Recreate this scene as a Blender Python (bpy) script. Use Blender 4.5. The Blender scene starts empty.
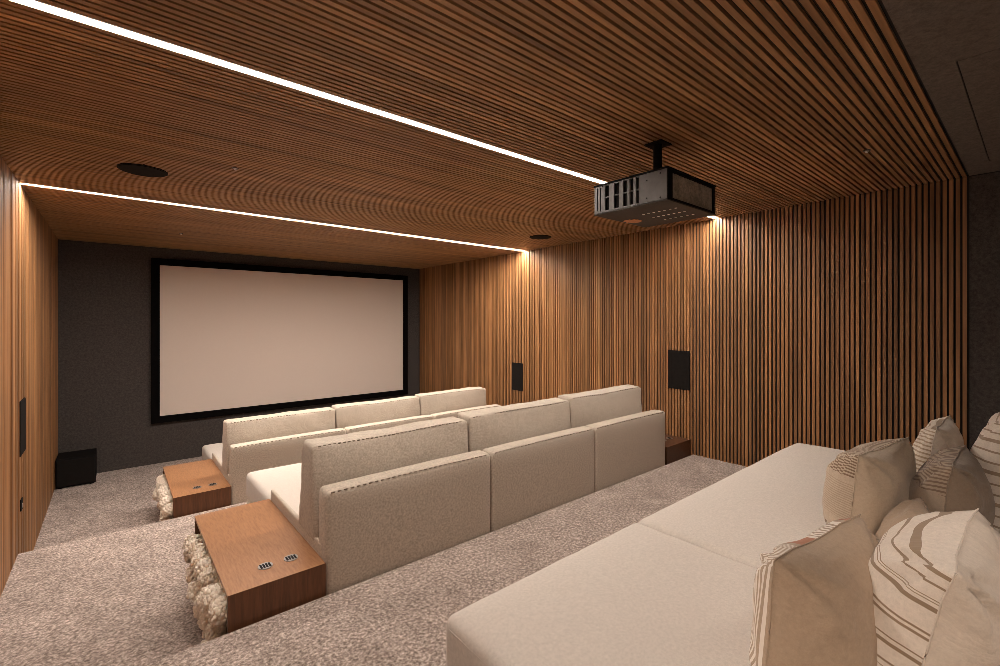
import bpy, bmesh, math, random
from mathutils import Vector, Matrix, noise

random.seed(7)
scn = bpy.context.scene
col = scn.collection
R = math.radians

# ---------------------------------------------------------------- dimensions (metres)
CAM_Z = 1.96
XL, XR = -0.523, 4.537            # side walls
YF, YB = 7.819, 0.336             # screen wall, rear end of the slats
YREAR = -0.72
CEIL = 2.96
Z1, Z2, Z3 = 0.0, 0.287, 0.586    # the three carpeted tiers
E2, E3 = 4.752, 2.322             # edges of the tiers
TL, TR = 0.386, 0.815             # side tables
PITCH, SLAT, DEPTH = 0.0335, 0.0208, 0.015
LED_Y = (2.054, 4.805)
LED_W = 0.050

# ---------------------------------------------------------------- materials
def new_mat(name):
    m = bpy.data.materials.new(name); m.use_nodes = True
    nt = m.node_tree; b = nt.nodes['Principled BSDF']
    return m, nt, b

def N(nt, t, **kw):
    n = nt.nodes.new(t)
    for k, v in kw.items():
        if k in n.inputs.keys(): n.inputs[k].default_value = v
        else: setattr(n, k, v)
    return n

def ramp(nt, stops):
    r = nt.nodes.new('ShaderNodeValToRGB'); e = r.color_ramp.elements
    while len(e) < len(stops): e.new(0.5)
    for el, (p, c) in zip(e, stops):
        el.position = p; el.color = (*c, 1)
    return r

def mixc(nt, mode, fac, a, b):
    m = nt.nodes.new('ShaderNodeMix'); m.data_type = 'RGBA'; m.blend_type = mode
    for sock, v in ((0, fac), (6, a), (7, b)):
        if hasattr(v, 'links') or hasattr(v, 'is_linked'): nt.links.new(v, m.inputs[sock])
        else: m.inputs[sock].default_value = v if not isinstance(v, tuple) else (*v, 1)
    return m.outputs[2]

def coords(nt, scale, kind='Object'):
    tc = nt.nodes.new('ShaderNodeTexCoord'); mp = nt.nodes.new('ShaderNodeMapping')
    mp.inputs['Scale'].default_value = scale
    nt.links.new(tc.outputs[kind], mp.inputs['Vector'])
    return mp.outputs['Vector']

def wood(name, dark, mid, light, grain, island=0.0, rough=0.45, spec=0.4):
    m, nt, b = new_mat(name)
    v = coords(nt, grain)
    n1 = N(nt, 'ShaderNodeTexNoise', Scale=1.0, Detail=6.0, Roughness=0.6, Distortion=0.4)
    nt.links.new(v, n1.inputs['Vector'])
    if island:
        g = nt.nodes.new('ShaderNodeNewGeometry')
        n1.noise_dimensions = '4D'
        ml = N(nt, 'ShaderNodeMath', operation='MULTIPLY'); ml.inputs[1].default_value = 80
        nt.links.new(g.outputs['Random Per Island'], ml.inputs[0]); nt.links.new(ml.outputs[0], n1.inputs['W'])
    r = ramp(nt, [(0.28, dark), (0.5, mid), (0.74, light)])
    nt.links.new(n1.outputs['Fac'], r.inputs['Fac'])
    c = r.outputs['Color']
    if island:
        r2 = ramp(nt, [(0.0, (1 - island,) * 3), (0.5, (1, 0.98, 0.95)), (1.0, (1 + island, 1 + island * .9, 1 + island * .75))])
        nt.links.new(g.outputs['Random Per Island'], r2.inputs['Fac'])
        c = mixc(nt, 'MULTIPLY', 1.0, c, r2.outputs['Color'])
    nt.links.new(c, b.inputs['Base Color'])
    b.inputs['Roughness'].default_value = rough
    b.inputs['Specular IOR Level'].default_value = spec
    bp = N(nt, 'ShaderNodeBump', Strength=0.12, Distance=0.002)
    nt.links.new(n1.outputs['Fac'], bp.inputs['Height']); nt.links.new(bp.outputs['Normal'], b.inputs['Normal'])
    return m

def plain(name, c, rough=0.6, metal=0.0, spec=0.5, var=.1):
    m, nt, b = new_mat(name)
    n = N(nt, 'ShaderNodeTexNoise', Scale=35.0, Detail=3.0)
    nt.links.new(coords(nt, (1, 1, 1)), n.inputs['Vector'])
    r = ramp(nt, [(0.3, tuple(x * (1 - var) for x in c)), (0.7, tuple(min(1, x * (1 + var)) for x in c))])
    nt.links.new(n.outputs['Fac'], r.inputs['Fac']); nt.links.new(r.outputs['Color'], b.inputs['Base Color'])
    b.inputs['Roughness'].default_value = rough; b.inputs['Metallic'].default_value = metal
    b.inputs['Specular IOR Level'].default_value = spec
    return m

def fabric(name, c, weave=420.0, var=0.14, bump=0.35, wrinkle=0.0, rough=0.95, sheen=0.15):
    m, nt, b = new_mat(name)
    v = coords(nt, (1, 1, 1))
    n = N(nt, 'ShaderNodeTexNoise', Scale=weave, Detail=2.0, Roughness=0.7)
    nt.links.new(v, n.inputs['Vector'])
    n2 = N(nt, 'ShaderNodeTexNoise', Scale=weave * .3, Detail=2.0)
    nt.links.new(v, n2.inputs['Vector'])
    mx = N(nt, 'ShaderNodeMath', operation='ADD')
    nt.links.new(n.outputs['Fac'], mx.inputs[0]); nt.links.new(n2.outputs['Fac'], mx.inputs[1])
    hf = N(nt, 'ShaderNodeMath', operation='MULTIPLY'); hf.inputs[1].default_value = .5
    nt.links.new(mx.outputs[0], hf.inputs[0])
    r = ramp(nt, [(0.32, tuple(x * (1 - var) for x in c)), (0.68, tuple(min(1, x * (1 + var)) for x in c))])
    nt.links.new(hf.outputs[0], r.inputs['Fac']); nt.links.new(r.outputs['Color'], b.inputs['Base Color'])
    b.inputs['Roughness'].default_value = rough; b.inputs['Specular IOR Level'].default_value = 0.15
    b.inputs['Sheen Weight'].default_value = sheen
    bp = N(nt, 'ShaderNodeBump', Strength=bump, Distance=0.0015)
    nt.links.new(hf.outputs[0], bp.inputs['Height'])
    if wrinkle:
        n3 = N(nt, 'ShaderNodeTexNoise', Scale=7.0, Detail=4.0, Distortion=1.2)
        nt.links.new(v, n3.inputs['Vector'])
        b2 = N(nt, 'ShaderNodeBump', Strength=wrinkle, Distance=0.035)
        nt.links.new(n3.outputs['Fac'], b2.inputs['Height']); nt.links.new(bp.outputs['Normal'], b2.inputs['Normal'])
        nt.links.new(b2.outputs['Normal'], b.inputs['Normal'])
    else:
        nt.links.new(bp.outputs['Normal'], b.inputs['Normal'])
    return m

def carpet(name):
    m, nt, b = new_mat(name)
    v = coords(nt, (1, 1, 1), 'Object')
    a = N(nt, 'ShaderNodeTexNoise', Scale=105.0, Detail=2.0, Roughness=0.75)
    w = N(nt, 'ShaderNodeTexNoise', Scale=260.0, Detail=1.0)
    c3 = N(nt, 'ShaderNodeTexNoise', Scale=64.0, Detail=1.0)
    big = N(nt, 'ShaderNodeTexNoise', Scale=4.5, Detail=4.0, Roughness=0.65, Distortion=0.6)
    for n in (a, w, big, c3): nt.links.new(v, n.inputs['Vector'])
    mx = mixc(nt, 'MIX', 0.4, a.outputs['Color'], w.outputs['Color'])
    mx = mixc(nt, 'MIX', 0.42, mx, c3.outputs['Color'])
    bw = nt.nodes.new('ShaderNodeRGBToBW'); nt.links.new(mx, bw.inputs[0])
    r = ramp(nt, [(0.40, (0.135, 0.102, 0.087)), (0.5, (0.34, 0.272, 0.238)), (0.60, (0.66, 0.56, 0.505))])
    nt.links.new(bw.outputs[0], r.inputs['Fac'])
    r2 = ramp(nt, [(0.35, (0.82, 0.81, 0.80)), (0.62, (1.1, 1.1, 1.1))])
    nt.links.new(big.outputs['Fac'], r2.inputs['Fac'])
    c = mixc(nt, 'MULTIPLY', 1.0, r.outputs['Color'], r2.outputs['Color'])
    nt.links.new(c, b.inputs['Base Color'])
    b.inputs['Roughness'].default_value = 1.0; b.inputs['Specular IOR Level'].default_value = 0.05
    b.inputs['Sheen Weight'].default_value = 0.2
    bp = N(nt, 'ShaderNodeBump', Strength=0.8, Distance=0.008)
    nt.links.new(bw.outputs[0], bp.inputs['Height']); nt.links.new(bp.outputs['Normal'], b.inputs['Normal'])
    return m

M = {}
M['slat_v'] = wood('timber_slats_upright', (0.145, 0.066, 0.025), (0.27, 0.129, 0.052), (0.43, 0.22, 0.096), (26, 26, 1.1), island=0.34, rough=0.5)
M['slat_h'] = wood('timber_slats_overhead', (0.19, 0.096, 0.040), (0.32, 0.170, 0.074), (0.46, 0.26, 0.118), (1.1, 26, 26), island=0.2, rough=0.5)
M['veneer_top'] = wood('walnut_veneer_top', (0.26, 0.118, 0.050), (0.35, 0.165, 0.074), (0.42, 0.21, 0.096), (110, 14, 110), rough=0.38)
M['veneer_side'] = wood('walnut_veneer_shaded', (0.085, 0.033, 0.014), (0.135, 0.055, 0.023), (0.18, 0.076, 0.032), (60, 60, 5), rough=0.4)  # same walnut as the top, darkened for the shaded end faces
M['darkened_veneer'] = wood('walnut_veneer_darkened', (0.055, 0.022, 0.010), (0.085, 0.034, 0.015), (0.115, 0.048, 0.022), (60, 10, 60), rough=0.45)  # table walnut with the corner's shade put in; door frame shares it
M['gap'] = plain('black_backing', (0.012, 0.010, 0.009), 0.9)
M['felt'] = fabric('charcoal_felt', (0.062, 0.053, 0.049), weave=150, var=0.38, bump=0.5, sheen=0.05)
M['felt_ceiling'] = fabric('taupe_felt', (0.125, 0.102, 0.088), weave=150, var=0.3, bump=0.4, sheen=0.05)
M['carpet'] = carpet('taupe_carpet')
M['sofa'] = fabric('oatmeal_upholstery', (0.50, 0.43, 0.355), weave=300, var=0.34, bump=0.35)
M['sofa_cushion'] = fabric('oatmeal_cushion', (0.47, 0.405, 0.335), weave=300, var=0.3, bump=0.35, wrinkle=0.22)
M['seat'] = fabric('oatmeal_seat_lit', (0.60, 0.54, 0.485), weave=330, var=0.12, bump=0.3, wrinkle=0.06)  # the sofa fabric again, overhead light put into a lighter colour
M['stitch'] = plain('stitching', (0.15, 0.11, 0.08), 0.9)
M['black'] = plain('matte_black', (0.007, 0.006, 0.006), 0.75, spec=0.1)
M['velvet'] = plain('black_velvet', (0.0035, 0.003, 0.003), 0.95, spec=0.05)
M['screen'] = plain('projection_screen', (0.68, 0.58, 0.515), 0.85, spec=0.2, var=.008)
M['grille'] = plain('black_grille', (0.010, 0.008, 0.007), 0.8, spec=0.1)
M['steel'] = plain('brushed_steel', (0.36, 0.345, 0.335), 0.42, metal=0.85)
M['chassis'] = plain('grey_metal_casing', (0.105, 0.097, 0.095), 0.5, metal=0.25)
M['white_dot'] = plain('pale_enamel', (0.85, 0.82, 0.78), 0.5)
M['chassis_dark'] = plain('dark_brown_metal', (0.034, 0.025, 0.019), 0.6, metal=0.1)
M['copper'] = plain('copper_orange', (0.55, 0.22, 0.08), 0.5)
M['chrome'] = plain('chrome', (0.75, 0.75, 0.75), 0.38, metal=0.9)
M['wool'] = fabric('cream_wool', (0.90, 0.81, 0.70), weave=160, var=0.1, bump=0.2, sheen=0.3)
M['mesh'] = fabric('dusty_filter', (0.26, 0.225, 0.185), weave=70, var=0.5, bump=0.6)
M['plaster'] = plain('warm_white_plaster', (0.42, 0.37, 0.32), 0.9, var=.03)
M['plaster_pale'] = plain('pale_plaster', (0.78, 0.72, 0.65), 0.9, var=.02)
M['glass'] = plain('lens_glass', (0.02, 0.02, 0.025), 0.05)

def emitter(name, c, s):
    m = bpy.data.materials.new(name); m.use_nodes = True; nt = m.node_tree
    nt.nodes.remove(nt.nodes['Principled BSDF'])
    e = N(nt, 'ShaderNodeEmission', Strength=s); e.inputs['Color'].default_value = (*c, 1)
    nt.links.new(e.outputs[0], nt.nodes['Material Output'].inputs['Surface'])
    return m
M['led_rear'] = emitter('led_diffuser_rear', (1.0, 0.89, 0.785), 66.0)
M['led_front'] = emitter('led_diffuser_front', (1.0, 0.89, 0.785), 145.0)
M['led_dot'] = emitter('added_pin_light', (1.0, 0.84, 0.72), 14.0)  # glow for the bulb of the added downlight

# ---------------------------------------------------------------- mesh helpers
def obj(name, bm, mat, parent=None, smooth=False, kind=None):
    bmesh.ops.recalc_face_normals(bm, faces=bm.faces)
    me = bpy.data.meshes.new(name); bm.to_mesh(me); bm.free()
    for m in (mat if isinstance(mat, (list, tuple)) else [mat]): me.materials.append(m)
    if smooth:
        for p in me.polygons: p.use_smooth = True
    o = bpy.data.objects.new(name, me); col.objects.link(o)
    if parent: o.parent = parent
    if kind: o['kind'] = kind
    return o

def thing(name, label, cat, loc=(0, 0, 0), rotz=0.0, group=None):
    o = bpy.data.objects.new(name, None); o.empty_display_size = 0.05
    col.objects.link(o); o.location = loc; o.rotation_euler = (0, 0, rotz)
    o['label'] = label; o['category'] = cat
    if group: o['group'] = group
    return o

def tag(o, label, cat, group=None):
    o['label'] = label; o['category'] = cat
    if group: o['group'] = group
    return o

def copy_tree(o, parent=None):
    c = o.copy(); col.objects.link(c); c.parent = parent
    for ch in list(o.children): copy_tree(ch, c)
    return c

def bx(bm, x0, x1, y0, y1, z0, z1, mi=0):
    v = [bm.verts.new(p) for p in ((x0, y0, z0), (x1, y0, z0), (x1, y1, z0), (x0, y1, z0), (x0, y0, z1), (x1, y0, z1), (x1, y1, z1), (x0, y1, z1))]
    for f in ((3, 2, 1, 0), (4, 5, 6, 7), (0, 1, 5, 4), (1, 2, 6, 5), (2, 3, 7, 6), (3, 0, 4, 7)):
        bm.faces.new([v[i] for i in f]).material_index = mi

def box(name, x0, x1, y0, y1, z0, z1, mat, parent=None, bevel=0.0, kind=None):
    bm = bmesh.new(); bx(bm, x0, x1, y0, y1, z0, z1)
    if bevel: bmesh.ops.bevel(bm, geom=list(bm.edges), offset=bevel, segments=3, affect='EDGES', profile=0.6)
    return obj(name, bm, mat, parent, kind=kind)

def cyl(bm, c, r, h, axis='Z', n=32, r2=None):
    m = Matrix.Translation(c)
    if axis == 'X': m = m @ Matrix.Rotation(R(90), 4, 'Y')
    if axis == 'Y': m = m @ Matrix.Rotation(R(-90), 4, 'X')
    bmesh.ops.create_cone(bm, cap_ends=True, segments=n, radius1=r, radius2=r if r2 is None else r2, depth=h, matrix=m)

def tube(bm, pts, r, n=6, closed=False):
    rings = []
    k = len(pts)
    for i, p in enumerate(pts):
        p = Vector(p)
        a = Vector(pts[(i - 1) % k]) if (closed or i) else p
        b = Vector(pts[(i + 1) % k]) if (closed or i < k - 1) else p
        t = (b - a).normalized()
        u = t.cross(Vector((0, 0, 1)))
        if u.length < 1e-3: u = t.cross(Vector((1, 0, 0)))
        u.normalize(); w = t.cross(u)
        rings.append([bm.verts.new(p + r * (math.cos(6.2832 * j / n) * u + math.sin(6.2832 * j / n) * w)) for j in range(n)])
    for i in range(k if closed else k - 1):
        A, B = rings[i], rings[(i + 1) % k]
        for j in range(n): bm.faces.new((A[j], A[(j + 1) % n], B[(j + 1) % n], B[j]))
    if not closed:
        bm.faces.new(rings[0][::-1]); bm.faces.new(rings[-1])

def soft_box(sx, sy, sz, r, n=(14, 10, 6), puff=(0, 0, 0), wr=0.0, seed=0, sag=0.0, taper=0.0):
    """rounded upholstered block, centre at the middle of its base; puff swells each pair of faces"""
    bm = bmesh.new()
    h = (sx / 2, sy / 2, sz / 2)
    def ticks(s, k):
        t = [-s + r * (1 - math.cos(math.pi / 2 * i / 4)) for i in range(4)]
        inner = [-s + r + (2 * s - 2 * r) * i / k for i in range(k + 1)]
        return t + inner + [-x for x in reversed(t)]
    T = [ticks(h[i], n[i]) for i in range(3)]
    vd = {}
    off = Vector((seed * 3.7, seed * 1.3, seed * 7.1))
    def vert(p):
        key = tuple(round(x, 5) for x in p)
        if key in vd: return vd[key]
        c = Vector([max(-(h[i] - r), min(h[i] - r, p[i])) for i in range(3)])
        d = Vector(p) - c
        q = c + d.normalized() * r if d.length > 1e-9 else Vector(p)
        s = [q[i] / h[i] for i in range(3)]
        for i in range(3):
            o1, o2 = [j for j in range(3) if j != i]
            q[i] += puff[i] * s[i] * max(0, 1 - abs(s[o1]) ** 3) * max(0, 1 - abs(s[o2]) ** 3)
        if taper: q.y *= 1 - taper * max(0, .5 + .5 * s[2]) ** 1.5
        if sag: q.z -= sag * max(0, s[2]) * (1 - s[0] ** 2) * max(0, .6 + .4 * math.sin(seed + 3 * s[0]))
        if wr:
            nn = noise.noise_vector((Vector(p) + off) * 5.0) + 0.6 * noise.noise_vector((Vector(p) + off) * 13.0)
            q += nn * wr
        vd[key] = bm.verts.new((q.x, q.y, q.z + h[2]))
        return vd[key]
    for ax in range(3):
        a, b = [j for j in range(3) if j != ax]
        for sgn in (-1, 1):
            for i in range(len(T[a]) - 1):
                for j in range(len(T[b]) - 1):
                    q = []
                    for (ii, jj) in ((i, j), (i + 1, j), (i + 1, j + 1), (i, j + 1)):
                        p = [0, 0, 0]; p[ax] = sgn * h[ax]; p[a] = T[a][ii]; p[b] = T[b][jj]
                        q.append(vert(p))
                    if len(set(q)) >= 3:
                        try: bm.faces.new(list(dict.fromkeys(q)))
                        except ValueError: pass
    return bm

def place(o, x, y, z, rx=0, rz=0):
    o.location = (x, y, z); o.rotation_euler = (rx, 0, rz)
    return o

# ================================================================ the room shell
def floor_piece(name, y0, y1, z0, z1):
    bm = bmesh.new()
    bx(bm, XL - .1, XR + .1, y0, y1, z0, z1)
    ed = [e for e in bm.edges if all(abs(v.co.z - z1) < 1e-6 and abs(v.co.y - y1) < 1e-6 for v in e.verts)]
    bmesh.ops.bevel(bm, geom=ed, offset=0.018, segments=4, affect='EDGES')
    return obj(name, bm, M['carpet'], kind='structure')
floor_piece('floor', YREAR - .1, YF + .1, -0.12, Z1)
floor_piece('floor_middle_tier', YREAR - .1, E2, Z1, Z2)
floor_piece('floor_rear_tier', YREAR - .1, E3, Z2, Z3)

box('wall_front', XL - .1, XR + .1, YF, YF + .1, 0, CEIL + .1, M['felt'], kind='structure')
box('wall_rear', XL - .1, XR + .1, YREAR - .1, YREAR, 0, CEIL + .1, M['plaster'], kind='structure')

def slat_runs():
    out = []
    y = YB
    while y + SLAT <= YF + 0.004:
        out.append(y); y += PITCH
    return out

DY0, DY1, DZ = -.64, .28, Z3 + 2.08        # unseen doorway added in the left wall to let light in
def side_wall(side, x_face, sgn):
    # felt behind the rear end, black backing and one upright slat per pitch in front of it
    xb = x_face + sgn * DEPTH
    bm = bmesh.new()
    x0, x1 = sorted((xb, xb + sgn * .1))
    if side == 'left':
        for r_ in ((YREAR - .1, DY0, 0, CEIL + .1), (DY1, YF + .1, 0, CEIL + .1), (DY0, DY1, DZ, CEIL + .1), (DY0, DY1, 0, Z3)): bx(bm, x0, x1, *r_)
    else: bx(bm, x0, x1, YREAR - .1, YF + .1, 0, CEIL + .1)
    w = obj('wall_' + side, bm, M['gap'], kind='structure')
    bm = bmesh.new()
    for y in slat_runs():
        j = random.uniform(-.0006, .0006)
        bx(bm, *sorted((x_face + j, xb)), y, y + SLAT, Z1 if y > E2 - .03 else (Z2 if y > E3 - .03 else Z3), CEIL)
    obj('slats', bm, M['slat_v'], w)
    bm = bmesh.new(); f0, f1 = sorted((x_face + sgn * .012, xb))
    if side == 'left':
        for r_ in ((YREAR, DY0, Z3, CEIL), (DY1, YB - .012, Z3, CEIL), (DY0, DY1, DZ, CEIL)): bx(bm, f0, f1, *r_)
    else: bx(bm, f0, f1, YREAR, YB - .012, Z3, CEIL)
    obj('felt_panel', bm, M['felt'], w)
    return w
side_wall('right', XR, 1)
side_wall('left', XL, -1)

# unseen corridor added to send light in through the doorway
cx0, cx1 = XL - 1.75, XL - DEPTH - .1
bm = bmesh.new()
bx(bm, cx0 - .1, cx0, -1.3, 1.0, Z3, 2.86); bx(bm, cx0, cx1, -1.4, -1.3, Z3, 2.86); bx(bm, cx0, cx1, 1.0, 1.1, Z3, 2.86)
obj('wall_added_corridor', bm, M['plaster_pale'], kind='structure')
box('ceiling_added_corridor', cx0 - .1, cx1, -1.4, 1.1, 2.86, 2.96, M['plaster_pale'], kind='structure')
box('floor_added_corridor', cx0 - .1, cx1, -1.4, 1.1, Z3 - .1, Z3, M['carpet'], kind='structure')
bm = bmesh.new()
for y0_, y1_ in ((DY0 - .001, DY0 + .03), (DY1 - .03, DY1 + .001)): bx(bm, XL - DEPTH - .11, XL - .008, y0_, y1_, Z3, DZ)
bx(bm, XL - DEPTH - .11, XL - .008, DY0 + .03, DY1 - .03, DZ - .03, DZ)
obj('added_door_1', bm, M['darkened_veneer'], kind='structure')  # frame of the added doorway
t = thing('added_ceiling_lamp', 'added square flat ceiling lamp in the unseen corridor, lighting the room from the left', 'light', ((cx0 + cx1) / 2, -.15, 2.86))
box('rim', -.26, .26, -.26, .26, -.03, 0, M['white_dot'], t, bevel=.004)
ld = bpy.data.lights.new('corridor_fill_light', 'AREA'); lo = bpy.data.objects.new('corridor_fill_light', ld); col.objects.link(lo)
ld.shape = 'SQUARE'; ld.size = .48; ld.energy = 40; ld.color = (1.0, .87, .76); lo.parent = t; lo.location = (0, 0, -.034)  # unseen lamp added to light sofa ends and pillows from the left

ceil = box('ceiling', XL - .1, XR + .1, YREAR - .1, YF + .1, CEIL + DEPTH, CEIL + DEPTH + .1, M['gap'], kind='structure')
bm = bmesh.new()
for (a, b) in ((YB, LED_Y[0] - LED_W / 2 - .006), (LED_Y[0] + LED_W / 2 + .006, LED_Y[1] - LED_W / 2 - .006), (LED_Y[1] + LED_W / 2 + .006, YF)):
    k = round((b - a + PITCH - SLAT) / PITCH); p = (b - a - SLAT) / (k - 1)
    for i in range(k):
        bx(bm, XL, XR, a + i * p, a + i * p + SLAT, CEIL + random.uniform(-.0005, .0005), CEIL + DEPTH)
obj('slats', bm, M['slat_h'], ceil)
# taupe felt behind the slats with the recessed joint of an access panel
bm = bmesh.new()
px0, px1, py0, py1, g = 2.50, 4.20, -0.55, 0.21, 0.0045
zt = CEIL + DEPTH
for r_ in ((XL, px0 - g, YREAR, YB - .012), (px1 + g, XR, YREAR, YB - .012), (px0 - g, px1 + g, py1 + g, YB - .012), (px0 - g, px1 + g, YREAR, py0 - g), (px0, px1, py0, py1)):
    bx(bm, *r_, CEIL + .004, zt)
obj('felt_panel', bm, M['felt_ceiling'], ceil)

# ================================================================ LED strips in the ceiling
for i, (y, lab) in enumerate(zip(LED_Y, ('bright white LED strip light in the slatted ceiling, running past the projector',
                                         'thin white LED strip light in the slatted ceiling, nearest the screen'))):
    t = thing('strip_light', lab, 'light', (0, y, CEIL), group='LED strips recessed in the ceiling')
    bm = bmesh.new()
    for s in (-1, 1):
        a, b = sorted((s * (LED_W / 2 - .002), s * (LED_W / 2 + .002)))
        bx(bm, XL, XR, a, b, -0.001, DEPTH)
    bx(bm, XL, XR, -LED_W / 2, LED_W / 2, .012, DEPTH - .001)
    obj('housing', bm, M['white_dot'], t)
    bm = bmesh.new(); hw = LED_W / 2 - .003                # diffuser sits in the channel, tipped towards the screen
    prof = [(-hw, .003), (hw, .011), (hw, .0118), (-hw, .0118)]
    A = [bm.verts.new((XL + .002, *p)) for p in prof]; B = [bm.verts.new((XR - .002, *p)) for p in prof]
    bm.faces.new(A); bm.faces.new(B[::-1])
    for i_ in range(4): bm.faces.new((A[i_], B[i_], B[(i_ + 1) % 4], A[(i_ + 1) % 4]))
    obj('diffuser', bm, M['led_front' if i else 'led_rear'], t)

# ================================================================ projection screen
t = thing('projection_screen', 'wide blank projection screen in a black frame on the dark front wall', 'screen', (2.328, YF, 0.56))
SX, SH, FW = 3.879, 2.249, 0.092
bm = bmesh.new()
bx(bm, -SX / 2, SX / 2, -.05, 0, 0, FW); bx(bm, -SX / 2, SX / 2, -.05, 0, SH - FW, SH)
bx(bm, -SX / 2, -SX / 2 + FW, -.05, 0, FW, SH - FW); bx(bm, SX / 2 - FW, SX / 2, -.05, 0, FW, SH - FW)
obj('frame', bm, M['velvet'], t)
box('screen_surface', -SX / 2 + FW, SX / 2 - FW, -.036, -.012, FW, SH - FW, M['screen'], t)

# ================================================================ speakers and small fittings
def wall_speaker(x, sgn, y, z0, lab, h=.405, w=.245):
    t = thing('wall_speaker', lab, 'speaker', (x, y, z0), group='black speakers set in the slatted walls')
    f = lambda a, b: sorted((-sgn * a, -sgn * b))
    box('frame', *f(-.006, .005), -w / 2, w / 2, 0, h, M['black'], t, bevel=.003)
    bm = bmesh.new(); bx(bm, *f(.005, .008), -w / 2 + .008, w / 2 - .008, .008, h - .008)
    obj('grille', bm, M['grille'], t)
wall_speaker(XR, 1, 2.457, CAM_Z - .722, 'large black wall speaker on the right slatted wall, behind the sofa nearer the camera')
wall_speaker(XR, 1, 4.969, CAM_Z - 1.029, 'small-looking black wall speaker on the right slatted wall, nearer the screen')
wall_speaker(XL, -1, 4.915, CAM_Z - .995, 'black wall speaker on the left slatted wall')

def ceiling_speaker(x, y, r, lab):
    t = thing('ceiling_speaker', lab, 'speaker', (x, y, CEIL), group='round black ceiling speakers')
    bm = bmesh.new(); cyl(bm, (0, 0, -.001), r, .008, n=48); obj('rim', bm, M['black'], t)
    bm = bmesh.new(); cyl(bm, (0, 0, -.0065), r - .008, .005, n=48); obj('grille', bm, M['grille'], t)
ceiling_speaker(0.149, 3.854, .135, 'round black ceiling speaker at the left, near the slatted left wall')
ceiling_speaker(3.90, 3.87, .13, 'round black ceiling speaker at the right, near the slatted right wall')

def small_sensor(x, y, lab):
    t = thing('ceiling_sensor', lab, 'sensor', (x, y, CEIL), group='small metal sensors in the ceiling slats')
    bm = bmesh.new(); cyl(bm, (0, 0, -.002), .018, .006, n=24); obj('plate', bm, M['chassis'], t)
    bm = bmesh.new(); cyl(bm, (0, 0, -.009), .008, .01, n=16, r2=.011); obj('tip', bm, M['chrome'], t)
small_sensor(3.38, .663, 'tiny metal sensor in the ceiling slats at the right, beside the grey ceiling panel')
small_sensor(.609, 3.41, 'tiny metal sensor in the ceiling slats between the two light strips')
small_sensor(.592, 6.37, 'tiny metal sensor in the ceiling slats above the screen')

t = thing('door_pull', 'small black recessed pull low on the left slatted wall, under the speaker', 'handle', (XL, 4.86, CAM_Z - 1.40))
box('plate', -.004, .006, -.035, .035, 0, .085, M['black'], t, bevel=.003)
box('latch', .006, .011, -.008, .012, .02, .05, M['chrome'], t, bevel=.001)

t = thing('subwoofer', 'black box subwoofer on the carpet in the front left corner', 'speaker', (-.34, 7.53, 0))
box('cabinet', -.175, .175, -.18, .21, .012, .342, M['black'], t, bevel=.006)
box('grille', -.165, .165, -.19, -.18, .03, .326, M['grille'], t, bevel=.003)
for sx in (-1, 1):
    for sy in (-1, 1):
        bm = bmesh.new(); cyl(bm, (sx * .14, sy * .15, .006), .02, .012, n=16); obj('foot', bm, M['black'], t)

# ================================================================ projector
PX0, PX1, PY0, PY1, PZ0, PZ1 = 2.074, 2.586, 1.184, 1.629, CAM_Z + .592, CAM_Z + .758
pcx, pcy = (PX0 + PX1) / 2, (PY0 + PY1) / 2
t = thing('projector', 'large grey and black projector hanging from the slatted ceiling', 'projector', (pcx, pcy, PZ0))
w, d, h = PX1 - PX0, PY1 - PY0, PZ1 - PZ0
bm = bmesh.new(); bx(bm, -w / 2 + .012, w / 2 - .004, -d / 2 + .012, d / 2 - .004, .006, h - .006)
obj('chassis', bm, M['black'], t)
box('lid', -w / 2 - .004, w / 2 + .004, -d / 2 - .004, d / 2 + .004, h - .008, h, M['black'], t, bevel=.002)
# bottom plate with rows of pale round dots and a ragged copper-orange patch
b_ = box('bottom_plate', -w / 2 - .002, w / 2 + .002, -d / 2 - .002, d / 2 + .002, 0, .006, M['chassis_dark'], t, bevel=.0015)
for x_, n_, y0_, y1_ in ((-.07, 7, .028, -.165), (.038, 7, .031, -.157), (.139, 6, .018, -.152)):
    for k in range(n_):
        bm = bmesh.new(); cyl(bm, (0, 0, 0), .0072, .0016, n=14)
        v_ = obj('pale_dot', bm, M['white_dot'], b_); v_.location = (x_, y0_ + (y1_ - y0_) * k / (n_ - 1), -.0004)
bm = bmesh.new()
for k, (a, b) in enumerate(((.15, .19), (.128, .205), (.12, .2), (.125, .21), (.12, .2), (.13, .195), (.14, .18))):
    bx(bm, -.02 + k * .0155, -.02 + (k + 1) * .0155, a, b, -.0012, .001)
obj('copper_patch', bm, M['copper'], b_)
# side facing the aisle: sheet metal with two rows of upright slots (far end) and narrow slits
bm = bmesh.new()
ys = [-d / 2 + .004]
xs0, xs1 = -w / 2 - .001, -w / 2 + .012
slots = [(-.0635, -.0455), (-.0305, -.0075), (.0095, .0345), (.0565, .0915), (.1215, .1515)]
zs = (.012, .016, .085, .090, .152, h - .010)
slits = [(.1755, .1825), (.1965, .2045)]
edges = [-d / 2 + .002] + [v for s in slots for v in s]
bx(bm, xs0, xs1, -d / 2 + .002, slots[0][0], .008, h - .010)
for i in range(len(slots)):
    a = slots[i]
    nxt = slots[i + 1][0] if i + 1 < len(slots) else slits[0][0]
    bx(bm, xs0, xs1, a[1], nxt, .008, h - .010)
    for z0, z1 in ((.008, zs[1]), (zs[2], zs[3]), (zs[4], h - .010)): bx(bm, xs0, xs1, a[0], a[1], z0, z1)
bx(bm, xs0, xs1, slits[0][1], slits[1][0], .008, h - .010)
bx(bm, xs0, xs1, slits[1][1], d / 2 - .001, .008, h - .010)
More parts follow.
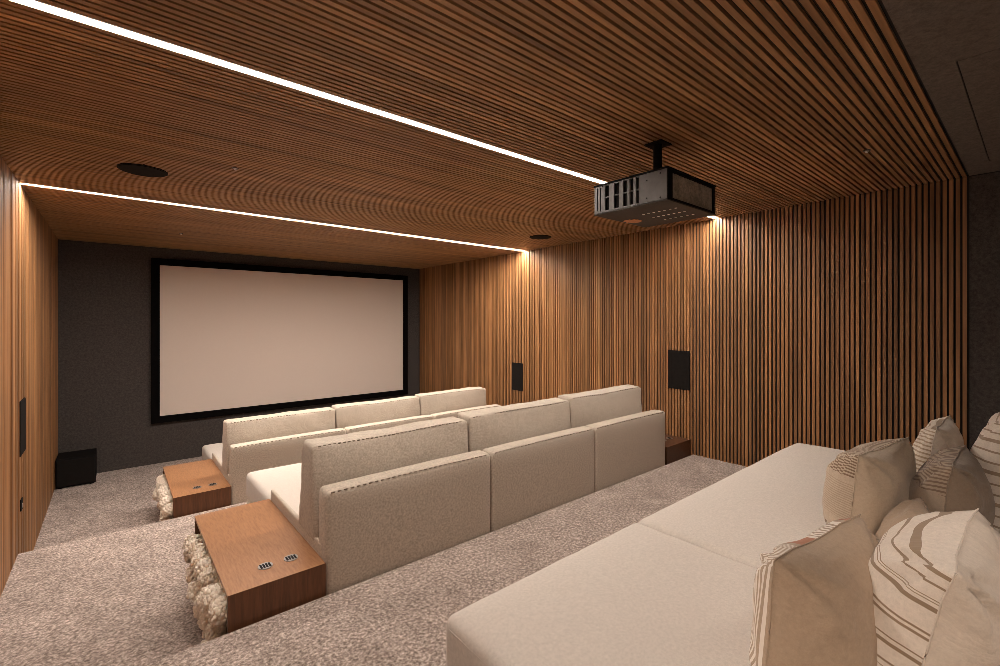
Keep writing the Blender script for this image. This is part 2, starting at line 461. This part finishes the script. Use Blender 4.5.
for s in slits:
    bx(bm, xs0, xs1, s[0], s[1], .008, .02); bx(bm, xs0, xs1, s[0], s[1], h - .02, h - .010)
obj('side_panel', bm, M['chassis'], t)
bm = bmesh.new()
bm.free()
for y_, z_ in ((-.11, .12), (-.11, .03), (-.185, .14), (-.185, .02), (.165, .15)):
    bm = bmesh.new(); cyl(bm, (0, 0, 0), .0035, .003, axis='X', n=10)
    v_ = obj('screw', bm, M['black'], t); v_.location = (-w / 2 - .0015, y_, z_)
box('edge_trim', -w / 2 - .0025, -w / 2 + .01, -d / 2, -d / 2 + .03, .008, h - .010, M['chassis'], t, bevel=.001)
# rear side: dusty filter behind a black frame
fr = bmesh.new()
bx(fr, -w / 2, w / 2, -d / 2, -d / 2 + .012, .006, .018); bx(fr, -w / 2, w / 2, -d / 2, -d / 2 + .012, h - .018, h - .008)
bx(fr, -w / 2, -w / 2 + .05, -d / 2, -d / 2 + .012, .018, h - .018); bx(fr, w / 2 - .02, w / 2, -d / 2, -d / 2 + .012, .018, h - .018)
f_ = obj('filter_frame', fr, M['black'], t)
bm = bmesh.new()
nx = 60
for i in range(nx):
    x0 = -w / 2 + .05 + (w - .07) * i / nx; x1 = -w / 2 + .05 + (w - .07) * (i + 1) / nx
    y0 = -d / 2 + .0105 - .0012 * math.sin(i * .9); y1 = -d / 2 + .0105 - .0012 * math.sin((i + 1) * .9)
    bm.faces.new([bm.verts.new(p) for p in ((x0, y0, .018), (x1, y1, .018), (x1, y1, h - .018), (x0, y0, h - .018))])
bmesh.ops.remove_doubles(bm, verts=bm.verts, dist=1e-5)
obj('filter', bm, M['mesh'], f_)
bm = bmesh.new(); cyl(bm, (.0, d / 2 + .018, h / 2), .055, .05, axis='Y', n=32)
l_ = obj('lens_ring', bm, M['black'], t)
bm = bmesh.new(); cyl(bm, (.0, d / 2 + .0435, h / 2), .045, .002, axis='Y', n=32); obj('lens', bm, M['glass'], l_)
bm = bmesh.new(); cyl(bm, (.03, 0, h + (CEIL - PZ1) / 2), .024, CEIL - PZ1 + .004, n=24)
mp_ = obj('mount_pole', bm, M['black'], t)
bm = bmesh.new(); bx(bm, -.025, .085, -.055, .055, CEIL - PZ0 - .006, CEIL - PZ0 + .002); obj('ceiling_plate', bm, M['black'], mp_)
bm = bmesh.new()
for a in range(4):
    s, c = math.sin(a * 1.5708 + .785), math.cos(a * 1.5708 + .785)
    tube(bm, [(0, 0, h + .03), (c * .12, s * .12, h + .02), (c * .2, s * .2, h - .002)], .008, n=8)
obj('mount_bracket', bm, M['black'], mp_)

# ================================================================ sofas
MOD = 1.08
SD = 1.86          # depth of a lounger module
SEAT_H, BACK_H, BACK_T = 0.44, 0.805, 0.13
X0 = 0.815

def stitched(bm, pts, r=.0022, dash=None):
    if not dash: tube(bm, pts, r, n=5); return
    for i in range(0, len(pts) - 1, 2): tube(bm, [pts[i], pts[i + 1]], r, n=5)

def make_sofa(label, edge_y, z, widths, cushions=True, dx=0):
    """seats face the screen (+Y); origin at the left rear corner of the base"""
    s = thing('sofa', label, 'sofa', (X0 + dx, edge_y, z), group='deep oatmeal sofas facing the screen')
    total = 3 * MOD
    box('plinth', .03, total - .03, .04, SD - .06, 0, .06, M['black'], s)
    for i in range(3):
        o = obj('backrest', soft_box(MOD - .006, BACK_T, BACK_H - .01, .028, n=(16, 3, 10), puff=(0, .006, .006), wr=.0015, seed=i + 1), M['sofa'], s, True)
        place(o, MOD * (i + .5), BACK_T / 2 + .004, .01)
        bm = bmesh.new()
        pts = [(-MOD / 2 + .03 + (MOD - .06) * k / 60, -BACK_T / 2 + .004, BACK_H - .018 + .004 * (1 - (k / 30 - 1) ** 2)) for k in range(61)]
        stitched(bm, pts, .0036, dash=True)
        obj('stitching', bm, M['stitch'], o)
    x = 0
    for i, w in enumerate(widths):
        o = obj('seat_base', soft_box(w - .006, SD - BACK_T - .03, .20, .03, n=(10, 10, 4), wr=.001, seed=i + 11), M['sofa'], s, True)
        place(o, x + w / 2, BACK_T + (SD - BACK_T) / 2 - .005, .05)
        o = obj('seat_cushion', soft_box(w - .008, SD - BACK_T - .01, .21, .035, n=(22, 26, 4), puff=(.006, .015, .012), wr=.003, seed=i + 21), M['seat'], s, True)
        place(o, x + w / 2, BACK_T + (SD - BACK_T) / 2, SEAT_H - .21)
        bm = bmesh.new()
        hw, hd = w / 2 - .006, (SD - BACK_T) / 2 - .006
        ring = []
        for (cx, cy, a0) in ((hw - .045, hd - .045, 0), (-hw + .045, hd - .045, 90), (-hw + .045, -hd + .045, 180), (hw - .045, -hd + .045, 270)):
            for k in range(5):
                a = R(a0 + 22.5 * k); ring.append((cx + .045 * math.cos(a), cy + .045 * math.sin(a), .178))
        tube(bm, ring, .0045, n=6, closed=True)
        obj('piping', bm, M['seat'], o, True)
        x += w
    if cushions:
        for i in range(3):
            cw = 1.03
            c = obj('back_cushion', soft_box(cw, .27, 0.505 + .016 * i, .022, n=(22, 6, 12), puff=(.004, .022, .008), wr=.007, seed=i * 3 + edge_y, sag=.010, taper=.42), M['sofa_cushion'], s, True)
            place(c, -.012 + 1.045 * (i + .5), BACK_T + .175, SEAT_H - .005 + .06, rx=R(3))
            bm = bmesh.new()
            pts = []
            for k in range(71):
                u = k / 35 - 1
                pts.append((u * (cw / 2 - .035), -.27 / 2 * .58 + .004 - .002 * (1 - u * u), (.499 + .016 * i) + .006 * (1 - abs(u) ** 3) - .010 * (1 - u ** 2) * max(0, .6 + .4 * math.sin(i * 3 + edge_y + 3 * u))))
            stitched(bm, pts, .0036, dash=True)
            obj('stitching', bm, M['stitch'], c)
    # low upholstered side panel beside the rear half of the first seat
    if cushions:
        bm = soft_box(.024, 1.0, .46, .010, n=(2, 10, 6), wr=.001)
        place(obj('side_panel', bm, M['sofa'], s, True), .013, BACK_T + .44, .06)
    return s
make_sofa('long oatmeal sofa on the lowest tier, nearest the screen', E2, Z1, (MOD, MOD, MOD))
make_sofa('long oatmeal sofa on the middle tier, behind the wooden table with cream wool', E3, Z2, (MOD, MOD, MOD))
make_sofa('wide oatmeal lounge sofa in the foreground, covered with patterned pillows', 1.236 - SD, Z3, (MOD, 2 * MOD), cushions=False, dx=-.02)

# ================================================================ low wooden side tables
TD, TH, TT = 1.09, 0.452, .02
def make_table(label, x0, w, y, z, mirror=False, top='veneer_top', side='veneer_side'):
    t = thing('side_table', label, 'table', (x0 + w / 2, y, z), group='low wooden tables at the sofa ends')
    hw = w / 2; s = -1 if mirror else 1
    def slab(name, prof, mat):
        bm = bmesh.new()
        A = [bm.verts.new((-hw, y_, z_)) for y_, z_ in prof]; B = [bm.verts.new((hw, y_, z_)) for y_, z_ in prof]
        bm.faces.new(A); bm.faces.new(B[::-1])
        for i in range(4): bm.faces.new((A[i], B[i], B[(i + 1) % 4], A[(i + 1) % 4]))
        return obj(name, bm, mat, t)
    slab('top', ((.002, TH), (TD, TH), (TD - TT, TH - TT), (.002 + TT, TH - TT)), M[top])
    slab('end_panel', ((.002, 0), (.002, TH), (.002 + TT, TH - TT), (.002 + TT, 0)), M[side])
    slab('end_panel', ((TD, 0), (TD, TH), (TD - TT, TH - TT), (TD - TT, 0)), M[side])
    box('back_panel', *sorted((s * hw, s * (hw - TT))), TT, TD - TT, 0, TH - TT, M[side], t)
    box('shelf', *sorted((s * (hw - TT), -s * hw)), TT, TD - TT, .02, .04, M[side], t)
    for k in (-1, 1):
        bm = bmesh.new()
        cyl(bm, (0, 0, 0), .034, .005, n=32)
        o = obj('outlet_ring', bm, M['steel'], t); o.location = (.035 + k * .06, .165, TH + .0015)
        bm = bmesh.new()
        for a in range(4):
            bx(bm, -.024 + a * .0125, -.0145 + a * .0125, -.021, .021, .0022, .0032)
        obj('outlet_slot', bm, M['black'], o)
    return t
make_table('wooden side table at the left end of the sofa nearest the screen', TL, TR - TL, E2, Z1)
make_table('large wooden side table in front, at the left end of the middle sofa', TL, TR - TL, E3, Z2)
make_table('wooden side table, coloured dark for shade, in the corner between middle sofa and right slatted wall', 4.07, XR - 4.07 - .006, E3, Z2, mirror=True, top='darkened_veneer', side='darkened_veneer')

# cream wool bundles spilling from the open sides of the left tables
_t = bmesh.new(); bmesh.ops.create_icosphere(_t, subdivisions=2, radius=1.0)
BALL_V = [v.co.copy() for v in _t.verts]; BALL_F = [[v.index for v in f.verts] for f in _t.faces]; _t.free()
def wool(label, y0, z0, seed):
    rnd = random.Random(seed)
    V, F = [], []
    def ball(c, r):
        o = len(V)
        V.extend([c + v * r for v in BALL_V]); F.extend([[o + i for i in f] for f in BALL_F])
    def lump(c, r):
        k = 80; o = rnd.random() * 6.28; c = Vector(c)
        ball(c, r * .8)
        for i in range(k):                      # knobbly tufts all over one clump
            z = 1 - 2 * (i + .5) / k; q = math.sqrt(1 - z * z); a = 2.39996 * i + o
            d = Vector((q * math.cos(a), q * math.sin(a), z))
            ball(c + d * r * (.88 + .26 * noise.noise(d * 1.7 + Vector((o * 9, 0, 0))) + rnd.uniform(-.07, .07)), r * rnd.uniform(.16, .25))
    n = 9
    for i in range(n):
        f = i / (n - 1)
        y = y0 + .085 + .87 * f
        for lev in range(2 if f > .6 else 3):
            z = z0 + TH - .108 - lev * .10 + rnd.uniform(-.02, .02)
            if f > .6 and lev == 1 and rnd.random() < .6: continue
            out = (-.01, -.024, -.012)[lev] + rnd.uniform(-.022, .014)
            lump((TL + out, y + rnd.uniform(-.02, .02) + .04 * (lev % 2), z), rnd.uniform(.045, .056))
            if lev == 0: lump((TL + .06, y + .05, z - .02), .055)
    me = bpy.data.meshes.new('wool_bundle'); me.from_pydata(V, [], F); me.materials.append(M['wool'])
    me.polygons.foreach_set('use_smooth', [True] * len(me.polygons))
    o = bpy.data.objects.new('wool_bundle', me); col.objects.link(o)
    return tag(o, label, 'wool', 'cream wool stuffed in the side tables')
wool('small cream wool bundle spilling from the side table nearest the screen', E2, Z1, 3)
wool('large chunky cream wool bundle spilling from the open side of the front table', E3, Z2, 5)

# ================================================================ throw pillows
def cloth(name, base, wr=.35):
    """plain cushion cloth; returns material, node tree, bsdf and the UV vector (u across, v up) for printed bands"""
    m = fabric(name, base, weave=300, var=0.1, bump=.4, wrinkle=wr)
    nt = m.node_tree; b = nt.nodes['Principled BSDF']
    old = b.inputs['Base Color'].links[0].from_socket
    uv = nt.nodes.new('ShaderNodeUVMap'); sp = nt.nodes.new('ShaderNodeSeparateXYZ')
    nt.links.new(uv.outputs[0], sp.inputs[0])
    return m, nt, b, old, sp

def math_(nt, op, a, b=None, c=None):
    n = nt.nodes.new('ShaderNodeMath'); n.operation = op
    for i, v in enumerate((a, b, c)):
        if v is None: continue
        if isinstance(v, (int, float)): n.inputs[i].default_value = v
        else: nt.links.new(v, n.inputs[i])
    return n.outputs[0]

def band(nt, x, lo, hi):
    return math_(nt, 'MULTIPLY', math_(nt, 'GREATER_THAN', x, lo), math_(nt, 'LESS_THAN', x, hi))

def wobble(nt, sp, sock, amp, sc):
    n = N(nt, 'ShaderNodeTexNoise', Scale=sc, Detail=0.0)
    uv = nt.nodes.new('ShaderNodeUVMap'); nt.links.new(uv.outputs[0], n.inputs['Vector'])
    return math_(nt, 'ADD', sp.outputs[sock], math_(nt, 'MULTIPLY', math_(nt, 'SUBTRACT', n.outputs['Fac'], .5), amp))

def overlay(nt, b, cur, fac, c):
    out = mixc(nt, 'MIX', fac, cur, c)
    nt.links.new(out, b.inputs['Base Color'])
    return out

# cream with tan stripes in uneven groups
def stripes(name, base, c, bands, wav=.02):
    m, nt, b, cur, sp = cloth(name, base, .3)
    v = wobble(nt, sp, 'Y', wav, 3.0)
    for lo, hi in bands: cur = overlay(nt, b, cur, band(nt, v, lo, hi), c)
    return m
TAN = (0.30, 0.215, 0.145)
bandsC = [(.93, .955), (.86, .875), (.775, .78), (.76, .765), (.715, .74), (.59, .602), (.56, .575), (.46, .468), (.42, .44), (.33, .342), (.30, .305), (.2, .22), (.14, .15)]
M['pc_front'] = stripes('cream_cotton_tan_stripes', (0.70, 0.62, 0.54), TAN, bandsC)
M['pc_back'] = fabric('cream_cotton', (0.62, 0.54, 0.46), weave=300, var=.08, wrinkle=.45)
M['pf_front'] = stripes('cream_cotton_dense_stripes', (0.68, 0.60, 0.52), (0.34, 0.25, 0.18), [(k * .083 + .02, k * .083 + (.035 if k % 3 else .05)) for k in range(12)], .05)
# tan linen, front with narrow white ribbing, a lace band and a rust strip
m, nt, b, cur, sp = cloth('tan_linen_trimmed', (0.42, 0.32, 0.235), .3)
u = sp.outputs['X']; v = sp.outputs['Y']
rib = math_(nt, 'GREATER_THAN', math_(nt, 'FRACT', math_(nt, 'MULTIPLY', u, 55.0)), .5)
cur = overlay(nt, b, cur, math_(nt, 'MULTIPLY', rib, math_(nt, 'LESS_THAN', u, .30)), (0.78, 0.70, 0.62))
cur = overlay(nt, b, cur, band(nt, u, .34, .5), (0.42, 0.185, 0.11))
zig = wobble(nt, sp, 'X', .06, 14.0)
cur = overlay(nt, b, cur, band(nt, zig, .5, .82), (0.76, 0.69, 0.61))
n_ = N(nt, 'ShaderNodeTexWave', Scale=9.0, Distortion=9.0, Detail=1.0)
uvn = nt.nodes.new('ShaderNodeUVMap'); nt.links.new(uvn.outputs[0], n_.inputs['Vector'])
cur = overlay(nt, b, cur, math_(nt, 'MULTIPLY', band(nt, zig, .54, .78), math_(nt, 'GREATER_THAN', n_.outputs['Fac'], .6)), (0.36, 0.27, 0.2))
cur = overlay(nt, b, cur, band(nt, u, .86, .95), (0.42, 0.185, 0.11))
M['pa_front'] = m
M['pa_back'] = fabric('tan_linen', (0.40, 0.30, 0.215), weave=300, var=.1, wrinkle=.4)
# woven bands
m, nt, b, cur, sp = cloth('oatmeal_woven_bands', (0.50, 0.405, 0.31), .25)
u = sp.outputs['X']; v = sp.outputs['Y']
cell = math_(nt, 'SINE', math_(nt, 'MULTIPLY', v, 190.0))
cell2 = math_(nt, 'SINE', math_(nt, 'MULTIPLY', u, 130.0))
chk = math_(nt, 'GREATER_THAN', math_(nt, 'MULTIPLY', cell, cell2), .0)
cur = overlay(nt, b, cur, math_(nt, 'MULTIPLY', math_(nt, 'GREATER_THAN', v, .72), chk), (0.22, 0.145, 0.095))
fine = math_(nt, 'GREATER_THAN', math_(nt, 'FRACT', math_(nt, 'MULTIPLY', v, 46.0)), .62)
cur = overlay(nt, b, cur, math_(nt, 'MULTIPLY', fine, band(nt, v, .3, .66)), (0.40, 0.31, 0.23))
cur = overlay(nt, b, cur, math_(nt, 'MULTIPLY', math_(nt, 'GREATER_THAN', math_(nt, 'FRACT', math_(nt, 'MULTIPLY', u, 30.0)), .5), math_(nt, 'LESS_THAN', v, .16)), (0.22, 0.15, 0.1))
M['pb_front'] = m
M['pb_back'] = fabric('oatmeal_cotton', (0.50, 0.405, 0.305), weave=300, var=.08, wrinkle=.4)
# taupe with herringbone top
m, nt, b, cur, sp = cloth('taupe_herringbone', (0.34, 0.265, 0.2), .25)
u = sp.outputs['X']; v = sp.outputs['Y']
tri = math_(nt, 'PINGPONG', math_(nt, 'MULTIPLY', u, 4.0), .5)
hb = math_(nt, 'GREATER_THAN', math_(nt, 'FRACT', math_(nt, 'ADD', math_(nt, 'MULTIPLY', v, 24.0), math_(nt, 'MULTIPLY', tri, 2.2))), .55)
cur = overlay(nt, b, cur, math_(nt, 'MULTIPLY', hb, math_(nt, 'GREATER_THAN', v, .66)), (0.19, 0.13, 0.09))
M['pd_front'] = m
M['pd_back'] = fabric('taupe_cotton', (0.25, 0.19, 0.14), weave=300, var=.08, wrinkle=.35)
# cream with fine ribbing
m, nt, b, cur, sp = cloth('cream_ribbed', (0.66, 0.58, 0.49), .2)
u = sp.outputs['X']; v = sp.outputs['Y']
rb = math_(nt, 'GREATER_THAN', math_(nt, 'FRACT', math_(nt, 'MULTIPLY', wobble(nt, sp, 'Y', .02, 6.0), 24.0)), .6)
cur = overlay(nt, b, cur, math_(nt, 'MULTIPLY', rb, math_(nt, 'LESS_THAN', u, .8)), (0.38, 0.29, 0.21))
M['pe_front'] = m
M['pg_back'] = fabric('brown_cotton', (0.30, 0.22, 0.155), weave=300, var=.1, wrinkle=.35)
M['fringe'] = fabric('dark_fringe', (0.13, 0.09, 0.065), weave=300, var=.3)

def pillow(label, w, h, T, loc, lean, yaw, front, back, seed, belly=0.5, fringe=False, roll=0.0):
    """stands on its lower edge; front faces +Y, leans back towards -Y"""
    p = thing('throw_pillow', label, 'pillow', loc, group='throw pillows on the foreground sofa')
    n = 40
    def outline(u, v):
        x = u * w / 2 * (1 - .085 * (1 - v * v) * abs(u) ** 2)
        z = v * h / 2 * (1 - .085 * (1 - u * u) * abs(v) ** 2)
        return x, z
    def surf(u, v, s):
        x, z = outline(u, v)
        k = (max(0, 1 - abs(u) ** 2.4) ** .5) * (max(0, 1 - abs(v) ** 2.4) ** .5)
        k *= 1 - .15 * v                      # fuller at the bottom
        y = s * T * (belly if s > 0 else 1 - belly) * k
        q = Vector((x * 4.5 + seed * 5.1, z * 4.5, s * 3 + seed))
        fold = 0
        for cx in (-1, 1):                     # creases running in from the corners
            for cz in (-1, 1):
                dx, dz = u - cx, v - cz; rr = math.hypot(dx, dz)
                if rr < 1.0: fold += math.sin(math.atan2(dz, dx) * 11 + seed * 2 + s) * (1 - rr) * min(1, rr * 4) * .019
        edge = min(1, (1 - max(abs(u), abs(v))) * 7)
        y += s * edge * (noise.noise(q) * .018 + noise.noise(q * 2.7) * .008 + fold)
        z -= .012 * (1 - u * u) * (v > 0) * v
        ear = max(0, abs(u) + v - 1.55)
        y -= ear * .02; z -= ear * .03
        return Vector((x, y, z + h / 2 * .93))
    bm = bmesh.new(); uvl = bm.loops.layers.uv.new('UVMap')
    for s, mi in ((1, 0), (-1, 1)):
        g = [[bm.verts.new(surf(-1 + 2 * i / n, -1 + 2 * j / n, s)) for j in range(n + 1)] for i in range(n + 1)]
        for i in range(n):
            for j in range(n):
                f = bm.faces.new((g[i][j], g[i + 1][j], g[i + 1][j + 1], g[i][j + 1])); f.material_index = mi
                for lp, (a, b) in zip(f.loops, ((i, j), (i + 1, j), (i + 1, j + 1), (i, j + 1))): lp[uvl].uv = (a / n, b / n)
    bmesh.ops.remove_doubles(bm, verts=bm.verts, dist=1e-5)
    for v in bm.verts: v.co.z = max(v.co.z, 0.002)
    tilt = Matrix.Rotation(yaw, 4, 'Z') @ Matrix.Rotation(roll, 4, 'Y') @ Matrix.Rotation(lean, 4, 'X')
    o = obj('cover', bm, [front, back], p, True); o.matrix_local = tilt
    bm = bmesh.new()
    per = []
    for k in range(n): per.append((-1 + 2 * k / n, -1))
    for k in range(n): per.append((1, -1 + 2 * k / n))
    for k in range(n): per.append((1 - 2 * k / n, 1))
    for k in range(n): per.append((-1, 1 - 2 * k / n))
    tube(bm, [surf(a, b, 1) for a, b in per], .0022, n=5, closed=True)
    s_ = obj('seam', bm, back, p, True); s_.matrix_local = tilt
    if fringe:
        bm = bmesh.new()
        for k in range(70):
            u = -1 + 2 * k / 69
            if fringe == 'side':
                a = surf(-1, u, 1)
                tube(bm, [a, a + Vector((-.016, random.uniform(-.006, .006), .003)), a + Vector((-.036, random.uniform(-.012, .012), -.008))], .0022, n=4)
                continue
            a = surf(u, -1 if fringe == 'low' else 1, 1)
            tube(bm, [a, a + Vector((random.uniform(-.006, .006), .014, .006)), a + Vector((random.uniform(-.012, .012), .032, -.004))], .0018, n=4)
        f_ = obj('fringe', bm, M['fringe'], p); f_.matrix_local = tilt
    return p

SZ = Z3 + SEAT_H + .012
pillow('tan linen pillow with a white ribbed edge, nearest the front of the sofa', .47, .39, .24, (1.42, .405, SZ), R(4), R(-8), M['pa_front'], M['pa_back'], 1, belly=.36)
pillow('big cream pillow with tan stripes, lowest at the right edge of the photo', .50, .44, .29, (1.575, .20, SZ), R(11), R(0), M['pc_front'], M['pc_back'], 2, belly=.56)
pillow('oatmeal pillow with woven brown bands on top, standing behind the tan linen one', .53, .425, .27, (2.50, .475, SZ), R(6), R(-8), M['pb_front'], M['pb_back'], 3, belly=.6, fringe='low')
pillow('taupe pillow with a dark herringbone top, in the middle of the pile', .45, .41, .24, (2.61, .255, SZ), R(5), R(0), M['pd_front'], M['pd_back'], 4, belly=.55)
pillow('cream pillow with fine ribbing, rearmost beside the slatted right wall', .46, .47, .2, (3.04, .35, SZ), R(5), R(0), M['pe_front'], M['pc_back'], 5, belly=.5)
pillow('cream pillow with dense brown stripes, cut by the right photo edge', .5, .54, .25, (3.1, .115, SZ), R(4), R(0), M['pf_front'], M['pc_back'], 6, belly=.5)
pillow('low plain tan pillow, mostly hidden between the tan-striped and the woven-band pillows', .40, .28, .14, (2.18, .34, SZ), R(22), R(18), M['pa_back'], M['pg_back'], 7, belly=.6, fringe='side')

# unseen downlight added in the felt ceiling to brighten the pillow backs
t = thing('added_downlight', 'added unseen downlight brightening the pillow backs on the foreground sofa', 'light', (1.35, -.50, CEIL + .004))
bm = bmesh.new(); cyl(bm, (0, 0, .002), .055, .008, n=40); obj('trim_ring', bm, M['chassis'], t)
bm = bmesh.new(); cyl(bm, (0, 0, -.003), .035, .004, n=32); obj('bulb', bm, M['led_dot'], t)
ld = bpy.data.lights.new('pillow_fill_beam', 'SPOT'); lo = bpy.data.objects.new('pillow_fill_beam', ld); col.objects.link(lo)
ld.energy = 30; ld.color = (1.0, .85, .74); ld.spot_size = R(56); ld.spot_blend = .8; ld.shadow_soft_size = .12
lo.parent = t; lo.location = (0, 0, -.03)
lo.rotation_euler = (Vector((1.9, -.05, 1.1)) - Vector((1.35, -.50, CEIL))).to_track_quat('-Z', 'Y').to_euler()

# ================================================================ camera, world, view
cam = bpy.data.cameras.new('camera'); co = bpy.data.objects.new('camera', cam); col.objects.link(co)
co.location = (0, 0, CAM_Z); co.rotation_euler = (R(90), 0, R(-40.182))
cam.sensor_width = 36; cam.lens = 457.397 / 1000 * 36; cam.shift_y = -0.01253; cam.clip_start = .02
scn.camera = co
w_ = bpy.data.worlds.new('world'); scn.world = w_; w_.use_nodes = True
w_.node_tree.nodes['Background'].inputs['Color'].default_value = (0, 0, 0, 1)
scn.view_settings.view_transform = 'Standard'; scn.view_settings.look = 'None'
scn.view_settings.gamma = 1; scn.view_settings.use_curve_mapping = False
scn.view_settings.exposure = 0.82
scn.cycles.use_denoising = True
scn.cycles.pixel_filter_type = 'BLACKMAN_HARRIS'; scn.cycles.filter_width = 0.6
scn.cycles.max_bounces = 10; scn.cycles.diffuse_bounces = 8
